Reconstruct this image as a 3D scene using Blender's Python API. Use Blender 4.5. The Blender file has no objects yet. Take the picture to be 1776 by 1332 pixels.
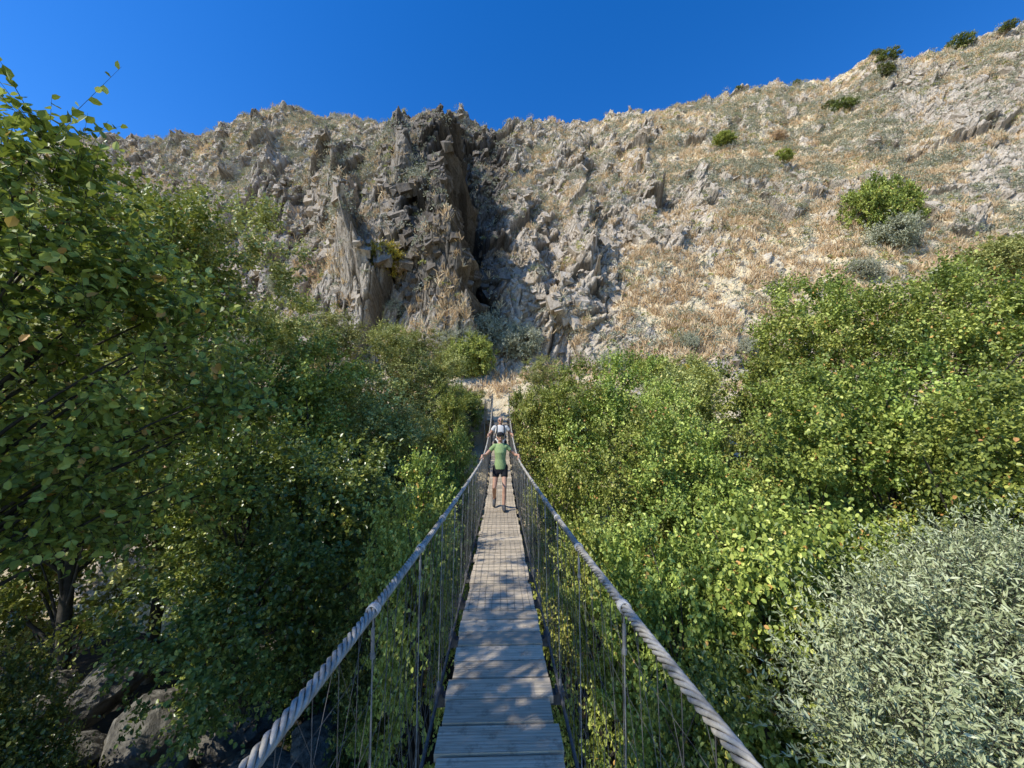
import bpy, bmesh, math, random
import numpy as np
from mathutils import Vector, Matrix
rng=np.random.default_rng(7); random.seed(7)
scene=bpy.context.scene; COL=scene.collection
# ------------------------------------------------------------ survey frame
CAM=np.array([0,0,1.66]); PIT=math.radians(7.0); YAW=math.radians(1.7); F=667.0
fw=np.array([math.sin(YAW)*math.cos(PIT),math.cos(YAW)*math.cos(PIT),math.sin(PIT)])
rt=np.array([math.cos(YAW),-math.sin(YAW),0.0]); up=np.cross(rt,fw)
def W(px,py,d):
    px=np.asarray(px,float)[...,None]; py=np.asarray(py,float)[...,None]; d=np.asarray(d,float)[...,None]
    return CAM+d*(fw+(px-888)/F*rt+(666-py)/F*up)
def proj(P):
    r=P-CAM; d=r@fw; return 888+F*(r@rt)/d, 666-F*(r@up)/d
# ------------------------------------------------------------ helpers
def tag(o,label=None,cat=None,group=None,kind=None):
    if label:o["label"]=label
    if cat:o["category"]=cat
    if group:o["group"]=group
    if kind:o["kind"]=kind
    return o
def mesh_np(name,V,Q,attrs=None,smooth=False):
    V=np.ascontiguousarray(V,dtype=np.float32); Q=np.asarray(Q,dtype=np.int32)
    me=bpy.data.meshes.new(name); k=Q.shape[1]
    me.vertices.add(len(V)); me.vertices.foreach_set('co',V.ravel())
    me.loops.add(Q.size); me.loops.foreach_set('vertex_index',Q.ravel())
    me.polygons.add(len(Q)); me.polygons.foreach_set('loop_start',np.arange(0,Q.size,k,dtype=np.int32))
    me.polygons.foreach_set('use_smooth',np.full(len(Q),bool(smooth)))
    me.update(calc_edges=True)
    for n,a in (attrs or {}).items():
        at=me.attributes.new(n,'FLOAT','POINT'); at.data.foreach_set('value',np.ascontiguousarray(a,dtype=np.float32))
    return me
def obj(name,me,parent=None,mat=None,loc=None):
    o=bpy.data.objects.new(name,me); COL.objects.link(o)
    if mat is not None and me is not None:
        if len(me.materials)==0: me.materials.append(mat)
    if parent is not None:o.parent=parent
    if loc is not None:o.location=loc
    return o
def empty(name,loc=(0,0,0)):
    o=bpy.data.objects.new(name,None); COL.objects.link(o); o.location=loc; o.empty_display_size=.2; return o
class MB:
    def __init__(s): s.V=[];s.Q=[];s.n=0
    def add(s,V,Q):
        s.V.append(np.asarray(V,float)); s.Q.append(np.asarray(Q,int)+s.n); s.n+=len(V)
    def tube(s,pts,r,sides=6,caps=True):
        P=np.asarray(pts,float); n=len(P); r=np.broadcast_to(np.asarray(r,float),(n,))
        T=np.gradient(P,axis=0); T/=np.linalg.norm(T,axis=1)[:,None]+1e-9
        m=np.abs(T.mean(0)); ref=np.zeros(3); ref[int(np.argmin(m))]=1
        A=np.cross(T,ref); A/=np.linalg.norm(A,axis=1)[:,None]+1e-9; B=np.cross(T,A)
        a=np.linspace(0,2*np.pi,sides,endpoint=False)
        V=(P[:,None]+r[:,None,None]*(np.cos(a)[None,:,None]*A[:,None]+np.sin(a)[None,:,None]*B[:,None])).reshape(-1,3)
        i=np.arange(n-1)[:,None]*sides; j=np.arange(sides)[None]; j2=(j+1)%sides
        Q=np.stack([i+j,i+j2,i+sides+j2,i+sides+j],-1).reshape(-1,4)
        s.add(V,Q)
        if caps:
            for e,ri in ((0,0),(n-1,(n-1)*sides)):
                c=np.arange(sides)+ri
                V2=np.vstack([V[c],P[e]])
                Q2=[[k,(k+1)%sides,(k+2)%sides,sides] for k in range(0,sides-1,2)]
                s.add(V2,Q2)
    def box(s,c,h,R=None):
        c=np.asarray(c,float);h=np.asarray(h,float)
        v=np.array([[x,y,z] for x in(-1,1) for y in(-1,1) for z in(-1,1)],float)*h
        if R is not None: v=v@np.array(R).T
        s.add(v+c,[[0,1,3,2],[4,6,7,5],[0,4,5,1],[2,3,7,6],[0,2,6,4],[1,5,7,3]])
    def mesh(s,name,smooth=False): return mesh_np(name,np.vstack(s.V),np.vstack(s.Q),smooth=smooth)
# value noise
TAB=rng.random((8,256,256))
def vn(x,y,k=0):
    xi=np.floor(x).astype(int);yi=np.floor(y).astype(int);fx=x-xi;fy=y-yi
    fx=fx*fx*(3-2*fx);fy=fy*fy*(3-2*fy);T=TAB[k%8]
    a=T[xi&255,yi&255];b=T[(xi+1)&255,yi&255];c=T[xi&255,(yi+1)&255];d=T[(xi+1)&255,(yi+1)&255]
    return (a*(1-fx)+b*fx)*(1-fy)+(c*(1-fx)+d*fx)*fy
def fbm(x,y,o=4,k=0):
    s=0;a=.5;t=0
    for i in range(o):
        s=s+a*vn(x*2**i+13*i,y*2**i+7*i,k+i);t+=a;a*=.5
    return s/t
def facets(x,y,k=0,grad=1.0):
    xi=np.floor(x).astype(int);yi=np.floor(y).astype(int)
    f1=np.full(x.shape,9.);f2=np.full(x.shape,9.);H=np.zeros(x.shape)
    for i in(-1,0,1):
        for j in(-1,0,1):
            a=(xi+i)&255;b=(yi+j)&255
            cx=xi+i+TAB[k%8][a,b];cy=yi+j+TAB[(k+1)%8][a,b]
            dx=x-cx;dy=y-cy;d=np.abs(dx)*.6+np.abs(dy)*.6+np.hypot(dx,dy)*.4
            h=(TAB[(k+2)%8][a,b]-.5)+grad*((TAB[(k+3)%8][a,b]-.4)*dx+(TAB[(k+4)%8][a,b]-.5)*dy)
            n=d<f1; f2=np.where(n,f1,np.minimum(f2,d)); H=np.where(n,h,H); f1=np.where(n,d,f1)
    return H,f2-f1
# ------------------------------------------------------------ materials
def newmat(name):
    m=bpy.data.materials.new(name);m.use_nodes=True;nt=m.node_tree
    b=nt.nodes['Principled BSDF'];return m,nt,b
def ramp(nt,stops,interp='LINEAR'):
    r=nt.nodes.new('ShaderNodeValToRGB');r.color_ramp.interpolation=interp
    e=r.color_ramp.elements
    while len(e)<len(stops):e.new(.5)
    for x,(p,c) in zip(e,stops): x.position=p;x.color=(*c,1)
    return r
def noise(nt,scale,detail=5,rough=.6,coord=None,dist=0):
    n=nt.nodes.new('ShaderNodeTexNoise');n.inputs['Scale'].default_value=scale;n.inputs['Detail'].default_value=detail
    n.inputs['Roughness'].default_value=rough;n.inputs['Distortion'].default_value=dist
    if coord is not None: nt.links.new(coord,n.inputs['Vector'])
    return n
def mixc(nt,fac,a,b,mode='MIX'):
    m=nt.nodes.new('ShaderNodeMix');m.data_type='RGBA';m.blend_type=mode
    for s,v in((m.inputs[0],fac),(m.inputs[6],a),(m.inputs[7],b)):
        if isinstance(v,(int,float)): s.default_value=v
        elif isinstance(v,tuple): s.default_value=(*v,1)
        else: nt.links.new(v,s)
    return m.outputs[2]
def mth(nt,op,a,b=0.0,clamp=False):
    m=nt.nodes.new('ShaderNodeMath');m.operation=op;m.use_clamp=clamp
    for s,v in((m.inputs[0],a),(m.inputs[1],b)):
        if isinstance(v,(int,float)): s.default_value=v
        else: nt.links.new(v,s)
    return m.outputs[0]
def objco(nt): return nt.nodes.new('ShaderNodeTexCoord').outputs['Object']
def bump(nt,b,h,strength=.5,dist=.02):
    n=nt.nodes.new('ShaderNodeBump');n.inputs['Strength'].default_value=strength;n.inputs['Distance'].default_value=dist
    nt.links.new(h,n.inputs['Height']);nt.links.new(n.outputs[0],b.inputs['Normal'])
def leafmat(name,stops,trans=.28,rough=.45,tcol=(0.36,0.42,0.04),spec=.35,g=1.0):
    m,nt,b=newmat(name)
    at=nt.nodes.new('ShaderNodeAttribute');at.attribute_name='lv'
    r=ramp(nt,[(p,tuple(min(x*g,.85) for x in c)) for p,c in stops]);nt.links.new(at.outputs['Fac'],r.inputs[0])
    oi=nt.nodes.new('ShaderNodeObjectInfo')
    hs=nt.nodes.new('ShaderNodeHueSaturation');hs.inputs['Saturation'].default_value=1.0
    nt.links.new(mth(nt,'ADD',mth(nt,'MULTIPLY',oi.outputs['Random'],.03),.48),hs.inputs['Hue'])
    nt.links.new(mth(nt,'ADD',mth(nt,'MULTIPLY',oi.outputs['Random'],.4),.82),hs.inputs['Value'])
    nt.links.new(r.outputs[0],hs.inputs['Color'])
    nt.links.new(hs.outputs[0],b.inputs['Base Color']);b.inputs['Roughness'].default_value=rough
    b.inputs['Specular IOR Level'].default_value=spec
    t=nt.nodes.new('ShaderNodeBsdfTranslucent')
    nt.links.new(mixc(nt,.5,hs.outputs[0],tcol),t.inputs['Color'])
    mx=nt.nodes.new('ShaderNodeMixShader');mx.inputs[0].default_value=trans
    nt.links.new(b.outputs[0],mx.inputs[1]);nt.links.new(t.outputs[0],mx.inputs[2])
    nt.links.new(mx.outputs[0],nt.nodes['Material Output'].inputs[0]);return m
M_alder=leafmat('alder_leaves',[(0,(.026,.044,.009)),(.45,(.115,.145,.028)),(.8,(.255,.28,.062)),(.95,(.44,.42,.12)),(1,(.3,.17,.05))],g=2.15,trans=.22)
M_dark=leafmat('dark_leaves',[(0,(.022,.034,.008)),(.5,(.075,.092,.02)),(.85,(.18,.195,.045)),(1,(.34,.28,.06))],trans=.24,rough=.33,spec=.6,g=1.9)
M_light=leafmat('light_green_leaves',[(0,(.075,.1,.018)),(.5,(.195,.23,.045)),(.9,(.37,.39,.1)),(1,(.42,.34,.08))],rough=.42,g=1.9,trans=.22)
M_olive=leafmat('olive_green_leaves',[(0,(.065,.076,.024)),(.5,(.18,.187,.058)),(.9,(.34,.33,.12)),(1,(.34,.27,.1))],rough=.5,g=2.15,trans=.2)
M_silver=leafmat('silver_leaves',[(0,(.24,.28,.13)),(.5,(.48,.52,.28)),(1,(.72,.73,.48))],trans=.22,rough=.5,tcol=(.45,.5,.15),spec=.22)
M_sage=leafmat('sage_leaves',[(0,(.25,.27,.16)),(.5,(.48,.49,.33)),(1,(.68,.67,.5))],trans=.1,rough=.7,tcol=(.2,.2,.1),spec=.1)
M_yellow=leafmat('yellow_leaves',[(0,(.3,.25,.03)),(.5,(.56,.48,.06)),(1,(.68,.58,.1))],tcol=(.5,.45,.05))
M_straw=leafmat('straw_blades',[(0,(.52,.38,.2)),(.5,(.82,.64,.37)),(1,(.87,.77,.52))],trans=.15,rough=.8,tcol=(.5,.4,.18),spec=.1)
def barkmat():
    m,nt,b=newmat('bark');c=objco(nt);n=noise(nt,9,6,.7,c)
    r=ramp(nt,[(.3,(.03,.024,.017)),(.7,(.11,.095,.075))]);nt.links.new(n.outputs[0],r.inputs[0]);nt.links.new(r.outputs[0],b.inputs['Base Color'])
    b.inputs['Roughness'].default_value=.9;bump(nt,b,n.outputs[0],.8,.02);return m
M_bark=barkmat()
def rockcol(nt,c):
    mp=nt.nodes.new('ShaderNodeMapping');mp.inputs['Rotation'].default_value=(0,.3,0);mp.inputs['Scale'].default_value=(2.2,1,.8);nt.links.new(c,mp.inputs[0])
    n1=noise(nt,.45,8,.7,c,.4);n2=noise(nt,1.2,11,.78,mp.outputs[0],.6);n3=noise(nt,7.5,6,.75,mp.outputs[0])
    rk=ramp(nt,[(.3,(.12,.1,.08)),(.42,(.4,.345,.275)),(.54,(.63,.56,.465)),(.75,(.82,.755,.65))]);nt.links.new(n2.outputs[0],rk.inputs[0])
    warm=mixc(nt,mth(nt,'MULTIPLY',n1.outputs[0],.36),rk.outputs[0],(.64,.47,.29))
    lich=ramp(nt,[(.55,(0,0,0)),(.63,(1,1,1))]);nt.links.new(n3.outputs[0],lich.inputs[0])
    warm=mixc(nt,mth(nt,'MULTIPLY',lich.outputs[0],.4),warm,(.8,.74,.6))
    dk=ramp(nt,[(.36,(1,1,1)),(.44,(0,0,0))]);nt.links.new(n3.outputs[0],dk.inputs[0])
    warm=mixc(nt,mth(nt,'MULTIPLY',dk.outputs[0],.75),warm,(.075,.057,.042))
    return warm,n1,n2,n3
def hillmat():
    m,nt,b=newmat('hill_rock_and_grass');c=objco(nt)
    at=nt.nodes.new('ShaderNodeAttribute');at.attribute_name='rock'
    ac=nt.nodes.new('ShaderNodeAttribute');ac.attribute_name='crack'
    ad=nt.nodes.new('ShaderNodeAttribute');ad.attribute_name='darkrock_shade'
    geo=nt.nodes.new('ShaderNodeNewGeometry');sx=nt.nodes.new('ShaderNodeSeparateXYZ');nt.links.new(geo.outputs['True Normal'],sx.inputs[0])
    warm,n1,n2,n3=rockcol(nt,c)
    warm=mixc(nt,ad.outputs['Fac'],warm,mixc(nt,1.0,warm,(.32,.325,.345),'MULTIPLY'))  # darkens the fin rock, painted gully and wall shade included
    warm=mixc(nt,mth(nt,'MULTIPLY',ac.outputs['Fac'],.85),warm,(.035,.028,.022))
    g=ramp(nt,[(.3,(.44,.33,.18)),(.43,(.72,.56,.33)),(.56,(.86,.71,.45)),(.75,(.9,.79,.56))]);nt.links.new(n2.outputs[0],g.inputs[0])
    sg=ramp(nt,[(.5,(0,0,0)),(.6,(1,1,1))]);nt.links.new(n1.outputs[0],sg.inputs[0])
    gr=mixc(nt,mth(nt,'MULTIPLY',sg.outputs[0],.35),g.outputs[0],(.54,.52,.37))
    f=mth(nt,'SUBTRACT',1.0,sx.outputs['Z']);f=mth(nt,'MULTIPLY',mth(nt,'SUBTRACT',f,.3),2.2)
    f=mth(nt,'ADD',f,mth(nt,'MULTIPLY',mth(nt,'SUBTRACT',at.outputs['Fac'],.33),2.4))
    f=mth(nt,'ADD',f,mth(nt,'MULTIPLY',ad.outputs['Fac'],1.2))
    f=mth(nt,'ADD',f,mth(nt,'MULTIPLY',mth(nt,'SUBTRACT',n1.outputs[0],.5),3.0))
    f=mth(nt,'ADD',f,mth(nt,'MULTIPLY',mth(nt,'SUBTRACT',n3.outputs[0],.47),2.6),True)
    col=mixc(nt,f,gr,warm);nt.links.new(col,b.inputs['Base Color'])
    b.inputs['Roughness'].default_value=.95;b.inputs['Specular IOR Level'].default_value=.1
    h=mth(nt,'ADD',n2.outputs[0],mth(nt,'MULTIPLY',n3.outputs[0],.6));bump(nt,b,h,.8,.24);return m
M_hill=hillmat()
def screemat():
    m,nt,b=newmat('scree_rock');c=objco(nt);w,n1,n2,n3=rockcol(nt,c)
    at=nt.nodes.new('ShaderNodeAttribute');at.attribute_name='lv'
    ad=nt.nodes.new('ShaderNodeAttribute');ad.attribute_name='darkrock_shade'
    r=ramp(nt,[(0,(.6,.58,.55)),(1,(.98,.96,.93))]);nt.links.new(at.outputs['Fac'],r.inputs[0])
    w=mixc(nt,ad.outputs['Fac'],w,mixc(nt,1.0,w,(.32,.325,.345),'MULTIPLY'))  # stones take the same painted fin shade as the hill
    nt.links.new(mixc(nt,1.0,w,r.outputs[0],'MULTIPLY'),b.inputs['Base Color']);b.inputs['Roughness'].default_value=.95;b.inputs['Specular IOR Level'].default_value=.1
    bump(nt,b,mth(nt,'ADD',n2.outputs[0],mth(nt,'MULTIPLY',n3.outputs[0],.5)),.7,.15);return m
M_scree=screemat()
def simple(name,c1,c2,scale=8,rough=.8,bs=.3,bd=.01,spec=.3,metal=0):
    m,nt,b=newmat(name);n=noise(nt,scale,6,.65,objco(nt));r=ramp(nt,[(.3,c1),(.7,c2)])
    nt.links.new(n.outputs[0],r.inputs[0]);nt.links.new(r.outputs[0],b.inputs['Base Color'])
    b.inputs['Roughness'].default_value=rough;b.inputs['Specular IOR Level'].default_value=spec;b.inputs['Metallic'].default_value=metal
    bump(nt,b,n.outputs[0],bs,bd);return m
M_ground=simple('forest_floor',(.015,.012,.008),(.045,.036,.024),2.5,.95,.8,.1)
M_boulder=simple('boulder_stone',(.05,.046,.04),(.26,.24,.2),4,.95,.9,.08,.1)
M_cable=simple('steel_cable',(.2,.182,.15),(.58,.535,.455),22,.9,.5,.004,.1,0)
M_wire=simple('dark_wire',(.06,.056,.05),(.17,.16,.145),30,.7,.1,.001,.2)
M_galv=simple('galvanised_steel',(.14,.14,.13),(.36,.35,.33),30,.5,.1,.001,.5,.2)
M_bind=simple('binding_wire',(.45,.42,.37),(.7,.66,.6),30,.7,.1,.001,.3)
M_shirt=simple('green_cotton',(.24,.33,.13),(.32,.42,.19),25,.9,.4,.004,.1)
M_black=simple('black_cloth',(.008,.008,.01),(.02,.02,.024),25,.85,.3,.003,.2)
M_grey=simple('grey_cotton',(.58,.56,.52),(.7,.68,.63),20,.9,.4,.004,.1)
M_skin=simple('skin',(.45,.25,.16),(.55,.31,.21),12,.5,.1,.002,.35)
M_hair=simple('hair',(.06,.035,.02),(.12,.07,.04),60,.6,.5,.003,.4)
M_ghair=simple('grey_hair',(.3,.29,.28),(.5,.49,.47),60,.6,.5,.003,.4)
M_lip=simple('lips',(.3,.1,.08),(.35,.12,.1),20,.5)
M_shoe=simple('shoe',(.03,.03,.035),(.1,.1,.1),20,.7)
M_lens=simple('dark_lens',(.005,.005,.006),(.01,.01,.01),5,.15,0,.001,.8)
def woodmat(name,ribs=True):
    m,nt,b=newmat(name);c=objco(nt)
    mp=nt.nodes.new('ShaderNodeMapping');mp.inputs['Scale'].default_value=(2.2,45,45);nt.links.new(c,mp.inputs[0])
    n=noise(nt,1.6,8,.75,mp.outputs[0],.3);n2=noise(nt,2.1,4,.6,c);n3=noise(nt,9,5,.7,c)
    at=nt.nodes.new('ShaderNodeAttribute');at.attribute_name='plank'
    r=ramp(nt,[(.3,(.17,.132,.085)),(.5,(.55,.45,.315)),(.7,(.86,.73,.54))]);nt.links.new(n.outputs[0],r.inputs[0])
    col=mixc(nt,.25,r.outputs[0],(.78,.61,.41))
    f=mth(nt,'ADD',mth(nt,'MULTIPLY',at.outputs['Fac'],.5),.7)
    v=nt.nodes.new('ShaderNodeCombineColor')
    for i in range(3): nt.links.new(f,v.inputs[i])
    col=mixc(nt,1.0,col,v.outputs[0],'MULTIPLY')
    col=mixc(nt,mth(nt,'MULTIPLY',n2.outputs[0],.35),col,(.36,.3,.215))
    st=ramp(nt,[(.54,(0,0,0)),(.66,(1,1,1))]);nt.links.new(n3.outputs[0],st.inputs[0]);col=mixc(nt,mth(nt,'MULTIPLY',st.outputs[0],.5),col,(.15,.115,.08))
    h=n.outputs[0]
    if ribs:
        s=nt.nodes.new('ShaderNodeSeparateXYZ');nt.links.new(c,s.inputs[0])
        w=mth(nt,'SINE',mth(nt,'MULTIPLY',s.outputs['Y'],2*math.pi/.0235))
        w2=mth(nt,'MULTIPLY',mth(nt,'ADD',w,1),.5)
        dk=mth(nt,'LESS_THAN',w2,.12)
        col=mixc(nt,mth(nt,'MULTIPLY',dk,mth(nt,'MULTIPLY',n2.outputs[0],.5)),col,(.1,.08,.06))
        h=mth(nt,'ADD',mth(nt,'MULTIPLY',n.outputs[0],.7),mth(nt,'MULTIPLY',w2,.25))
    nt.links.new(col,b.inputs['Base Color']);b.inputs['Roughness'].default_value=.9;b.inputs['Specular IOR Level'].default_value=.08;bump(nt,b,h,.6,.006);return m
M_deck=woodmat('deck_wood');M_post=woodmat('post_wood',False)
# ------------------------------------------------------------ hill
cx =[-900,-500,-100, 130, 250, 370, 420, 510, 560, 640, 690, 728, 760, 790, 832, 860, 930,1000,1180,1320,1440,1500,1620,1776,2200,2700]
cy =[ 420, 330, 265, 240, 246, 234, 214, 190, 208, 206, 218, 202, 212, 206, 214, 220, 204, 212, 184, 154, 142, 110,  90,  40, -50,-110]
cd=[v*1.14 for v in [90,88,86,84,82,78,76,76,76,74,72,71,70,70,70,70,72,72,72,70,68,66,63,60,55,50]]
U=np.concatenate([np.linspace(-900,-120,60,endpoint=False),np.linspace(-120,740,700,endpoint=False),np.linspace(740,850,270,endpoint=False),np.linspace(850,1900,880,endpoint=False),np.linspace(1900,2700,60)])
NU=len(U);colw=np.gradient(U)
def skyrow(u):
    return W(u,np.interp(u,cx,cy),np.interp(u,cx,cd))
T=skyrow(U);B=W(U,np.full(NU,642.),np.full(NU,29.5))
T0=sum(skyrow(U+o) for o in range(-90,91,10))/19
K1=B.copy();K1[:,0]*=.7;K1[:,1]=20.5;K1[:,2]=1.3
K0=K1.copy();K0[:,0]*=.75;K0[:,1]=12.5;K0[:,2]=-4.6
T[:,2]+= (fbm(U/28,U*0,4,1)-.5)*2.6+(fbm(U/7,U*0+4,3,4)-.5)*1.8
def seg(a,b,t):
    t=t[:,None,None];return a[None]*(1-t)+b[None]*t
NS=840
ls=lambda n,e=False:np.linspace(0,1,n,endpoint=e)
tt4=ls(100)**1.8
def grid(T):
    K4=T+np.array([0,30,9.]);K5=K4+np.array([0,60,-10.])
    return np.concatenate([seg(K0,K1,ls(25)),seg(K1,B,ls(45)),seg(B,T,ls(NS)**1.15),seg(T,K4,tt4),seg(K4,K5,ls(10,True))],0)
G=grid(T);NR=len(G)
vv=np.concatenate([-2+ls(25),-1+ls(45),ls(NS)**1.15,1+tt4,2+ls(10,True)])
Gs=grid(T0)
du=np.gradient(Gs,axis=1);dv=np.gradient(Gs,axis=0);N=np.cross(du,dv);N/=np.linalg.norm(N,axis=2)[...,None]
for _ in range(6): N[1:-1]=(N[:-2]+N[1:-1]+N[2:])/3
nf=N[25+45+NS-30];wv=np.clip((1.35-vv)/.2,0,1)*(vv>.95);N=N*(1-wv[:,None,None])+nf[None]*wv[:,None,None];N/=np.linalg.norm(N,axis=2)[...,None]
PX,PY=proj(G.reshape(-1,3));PX=PX.reshape(NR,NU);PY=PY.reshape(NR,NU)
X=G[...,0];S=np.concatenate([[0],np.cumsum(np.linalg.norm(np.diff(G[:,NU//2],axis=0),axis=1))])[:,None]*np.ones((1,NU))
hillfac=np.clip((vv+.15)/.2,0,1)[:,None]*np.clip((1.3-vv)/.25,0,1)[:,None]
topf=(1-.35*np.clip((vv-.85)/.15,0,1))[:,None]
def sm(a,b,x): t=np.clip((x-a)/(b-a),0,1);return t*t*(3-2*t)
jit=(fbm(X/5,S/5,4,2)-.5)
rock=np.full(X.shape,.42)
def reg(x0,x1,y0,y1,val,soft=50):
    global rock
    w=sm(x0-soft,x0+soft,PX+jit*160)*(1-sm(x1-soft,x1+soft,PX+jit*160))*sm(y0-soft*.6,y0+soft*.6,PY+jit*120)*(1-sm(y1-soft*.6,y1+soft*.6,PY+jit*120))
    rock=rock*(1-w)+val*w
reg(400,900,180,600,.85);reg(900,1330,290,480,.58);reg(850,1040,380,620,.8);reg(860,1050,175,230,.85,20)
reg(1230,1750,380,560,.0);reg(1040,1350,450,640,.2);reg(1130,1500,180,310,.26);reg(1540,1900,120,330,.8);reg(1300,1640,230,310,.0)
reg(130,400,230,380,.52);reg(420,640,200,270,.34,30);reg(1600,1900,330,420,.3)
rock=np.clip(rock+(fbm(X/3.4,S/3.4,4,3)-.5)*1.35,0,1)
slab=sm(1530,1600,PX+jit*60)*sm(120,170,PY)*(1-sm(330,370,PY))
amp=np.clip(rock*1.25-.14,0.06,1)*topf*(1-.5*slab)
wx=(fbm(X/6,S/6,2,4)-.5)*1.4;wy=(fbm(X/6,S/6,2,5)-.5)*1.4
a=math.radians(-16);xr=(X+wx)*math.cos(a)+(S+wy)*math.sin(a);sr=-(X+wx)*math.sin(a)+(S+wy)*math.cos(a)
Dn=(fbm(X/16,S/16,3,6)-.5)*4.6*hillfac*topf
D=Dn*(1-.7*sm(660,700,PX)*(1-sm(860,900,PX))*(1-sm(240,300,PY)))
f1,e1=facets(xr/3.4,sr/7.0,0,1.7);f2,e2=facets(xr/1.45,sr/2.9,2,2.0);f3,e3=facets(xr/.6,sr/1.0,4,1.8);f4,e4=facets(xr/.27,sr/.4,1,1.6)
D+=hillfac*amp*(f1*2.6+f2*1.25+f3*.42+f4*.16)
crack=np.maximum(np.maximum(np.exp(-e2/.05)*.9,np.exp(-e1/.035)),np.exp(-e3/.06)*.45)
D-=hillfac*amp*(.7*np.exp(-e1/.04)+.45*np.exp(-e2/.06)+.14*np.exp(-e3/.1))
D+=hillfac*(1-amp)*((fbm(X/.9,S/.9,3,7)-.5)*.45+f4*.1)
D+=(1-hillfac)*(fbm(X/2,S/2,4,2)-.5)*.5*(vv<1)[:,None]
# fin
jx=(fbm(S/3,X*0+3,4,1)-.5)*26
jf=(f2*9+f3*6+f1*9)*sm(200,270,PY)
xc=np.interp(PY,[150,185,230,300,350,450,560,640],[806,802,788,770,768,786,806,816])+jx+jf
wl=np.interp(PY,[150,185,215,300,400,550,640],[115,120,140,240,350,430,430])
P=np.interp(PY,[120,205,235,270,330,420,540,600,660],[.5,.9,2.0,4.4,7.6,9.0,8.4,4.2,.5])
t=(xc-PX)/wl+(fbm(X/2,S/3,2,5)-.5)*.14
prof=np.interp(np.clip(t,0,1),[0,.12,.3,.36,.6,.68,1],[1,.9,.8,.64,.46,.3,0])
ww=14.0
wallt=np.clip((PX-xc)/ww,0,1)
wallt=np.clip(wallt+(fbm(S/1.1,X*0+9,3,6)-.5)*.5*np.sin(np.pi*wallt),0,1)
left=np.where(PX<=xc,prof,0)
right=np.where(PX>xc,1-wallt,0)
fin=P*(left+right)*np.clip((vv+.1)/.1,0,1)[:,None]*np.clip((1.2-vv)/.15,0,1)[:,None]
gw=sm(0,ww,PX-xc)*(1-sm(40,52,PX-xc+jf*.5))*sm(240,290,PY)*(1-sm(560,620,PY))
fin-=5.0*gw;D+=fin
rock=np.clip(rock+.35*gw,0,1)
for (pxs,pys,h,w) in [((455,480,520),(200,330,420),1.6,60),((1000,1012,1025),(280,400,520),1.8,40),((915,930,950),(400,480,560),1.6,30),((1110,1120,1135),(250,290,340),1.6,40),((640,645,650),(400,470,560),3.2,50),((1215,1225,1240),(330,370,420),1.4,30),((560,600,640),(300,380,470),2.2,70),((705,715,730),(250,360,450),2.2,40)]:
    c=np.interp(PY,pys,pxs)+jx*.6+jf*.5;tt=(c-PX)/w
    k=np.where(tt>=0,np.clip(1-tt,0,1),1-sm(0,6,PX-c))*sm(pys[0]-15,pys[0]+35,PY)*(1-sm(pys[-1]-25,pys[-1]+15,PY));D+=h*k
for (x0,y0,x1,y1,h,w) in [(1635,246,1775,200,.8,16),(1560,270,1640,245,.6,12),(1585,338,1712,310,.7,12),(985,365,1035,350,1.4,18),(1085,300,1130,290,1.4,16),(1390,330,1480,345,.7,10)]:
    yl=y0+(y1-y0)*(PX-x0)/(x1-x0)+(fbm(PX/22,PX*0,2,2)-.5)*10+f2*2
    m=sm(x0-8,x0+34,PX)*(1-sm(x1-34,x1+8,PX));dd=PY-yl
    D+=h*m*np.where(dd<0,.25*np.exp(dd/50),-sm(-1,5,dd)*(1-sm(w*.4,w*1.5,dd))*2.2)
G2=G+N*D[...,None]
G2[...,0]+=hillfac*amp*(f2*.3)
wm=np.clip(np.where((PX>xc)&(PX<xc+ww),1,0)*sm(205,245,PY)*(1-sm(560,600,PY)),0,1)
fw1,_=facets(D/2.0,S/2.4,3,1.8);fw2,_=facets(D/.8,S/.9,5,1.8)
G2[...,0]+=wm*np.sin(np.pi*np.clip((PX-xc)/ww,0,1))*(fw1*2.0+fw2*1.0)
darkrock_shade=np.clip(.75*sm(650,760,PX+jit*120)*(1-sm(860,890,PX))*sm(185,230,PY)*(1-sm(560,620,PY))+.22*sm(430,520,PX+jit*160)*(1-sm(860,900,PX))*sm(230,280,PY)+.5*wm,0,.92)  # dark grey fin rock, with wall and gully shade painted into its colour
Vh=G2.reshape(-1,3)
i=np.arange(NR-1)[:,None]*NU;j=np.arange(NU-1)[None]
Q=np.stack([i+j,i+j+1,i+NU+j+1,i+NU+j],-1).reshape(-1,4)
me=mesh_np('hillside',Vh,Q,{'rock':rock.ravel(),'crack':(crack*amp*hillfac).ravel(),'darkrock_shade':darkrock_shade.ravel()})
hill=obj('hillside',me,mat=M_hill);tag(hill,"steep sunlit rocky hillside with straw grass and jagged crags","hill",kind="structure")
QX,QY=proj(Vh);vis=(np.repeat(vv,NU)>-.9)&(np.repeat(vv,NU)<=1.02)
idv=np.nonzero(vis)[0]
def onhill(px,py):
    k=np.argmin((QX[idv]-px)**2+(QY[idv]-py)**2);return Vh[idv[k]]
def bank(y):
    return float(np.interp(y,[12.5,20.5,29.5],[-4.4,1.3,6.3]))
gx=np.linspace(-400,400,161);gx=np.sign(gx)*np.abs(gx/400)**2.2*400;gy=gx+10
A,Bg=np.meshgrid(gx,gy);Z=-4.25+(fbm(A/2.2,Bg/2.2,4,3)-.5)*.9
n=161;i=np.arange(n-1)[:,None]*n;j=np.arange(n-1)[None]
me=mesh_np('ground',np.stack([A,Bg,Z],-1).reshape(-1,3),np.stack([i+j,i+j+1,i+n+j+1,i+n+j],-1).reshape(-1,4),smooth=True)
tag(obj('ground',me,mat=M_ground),"dark shaded earth of the gorge floor","ground",kind="structure")
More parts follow.
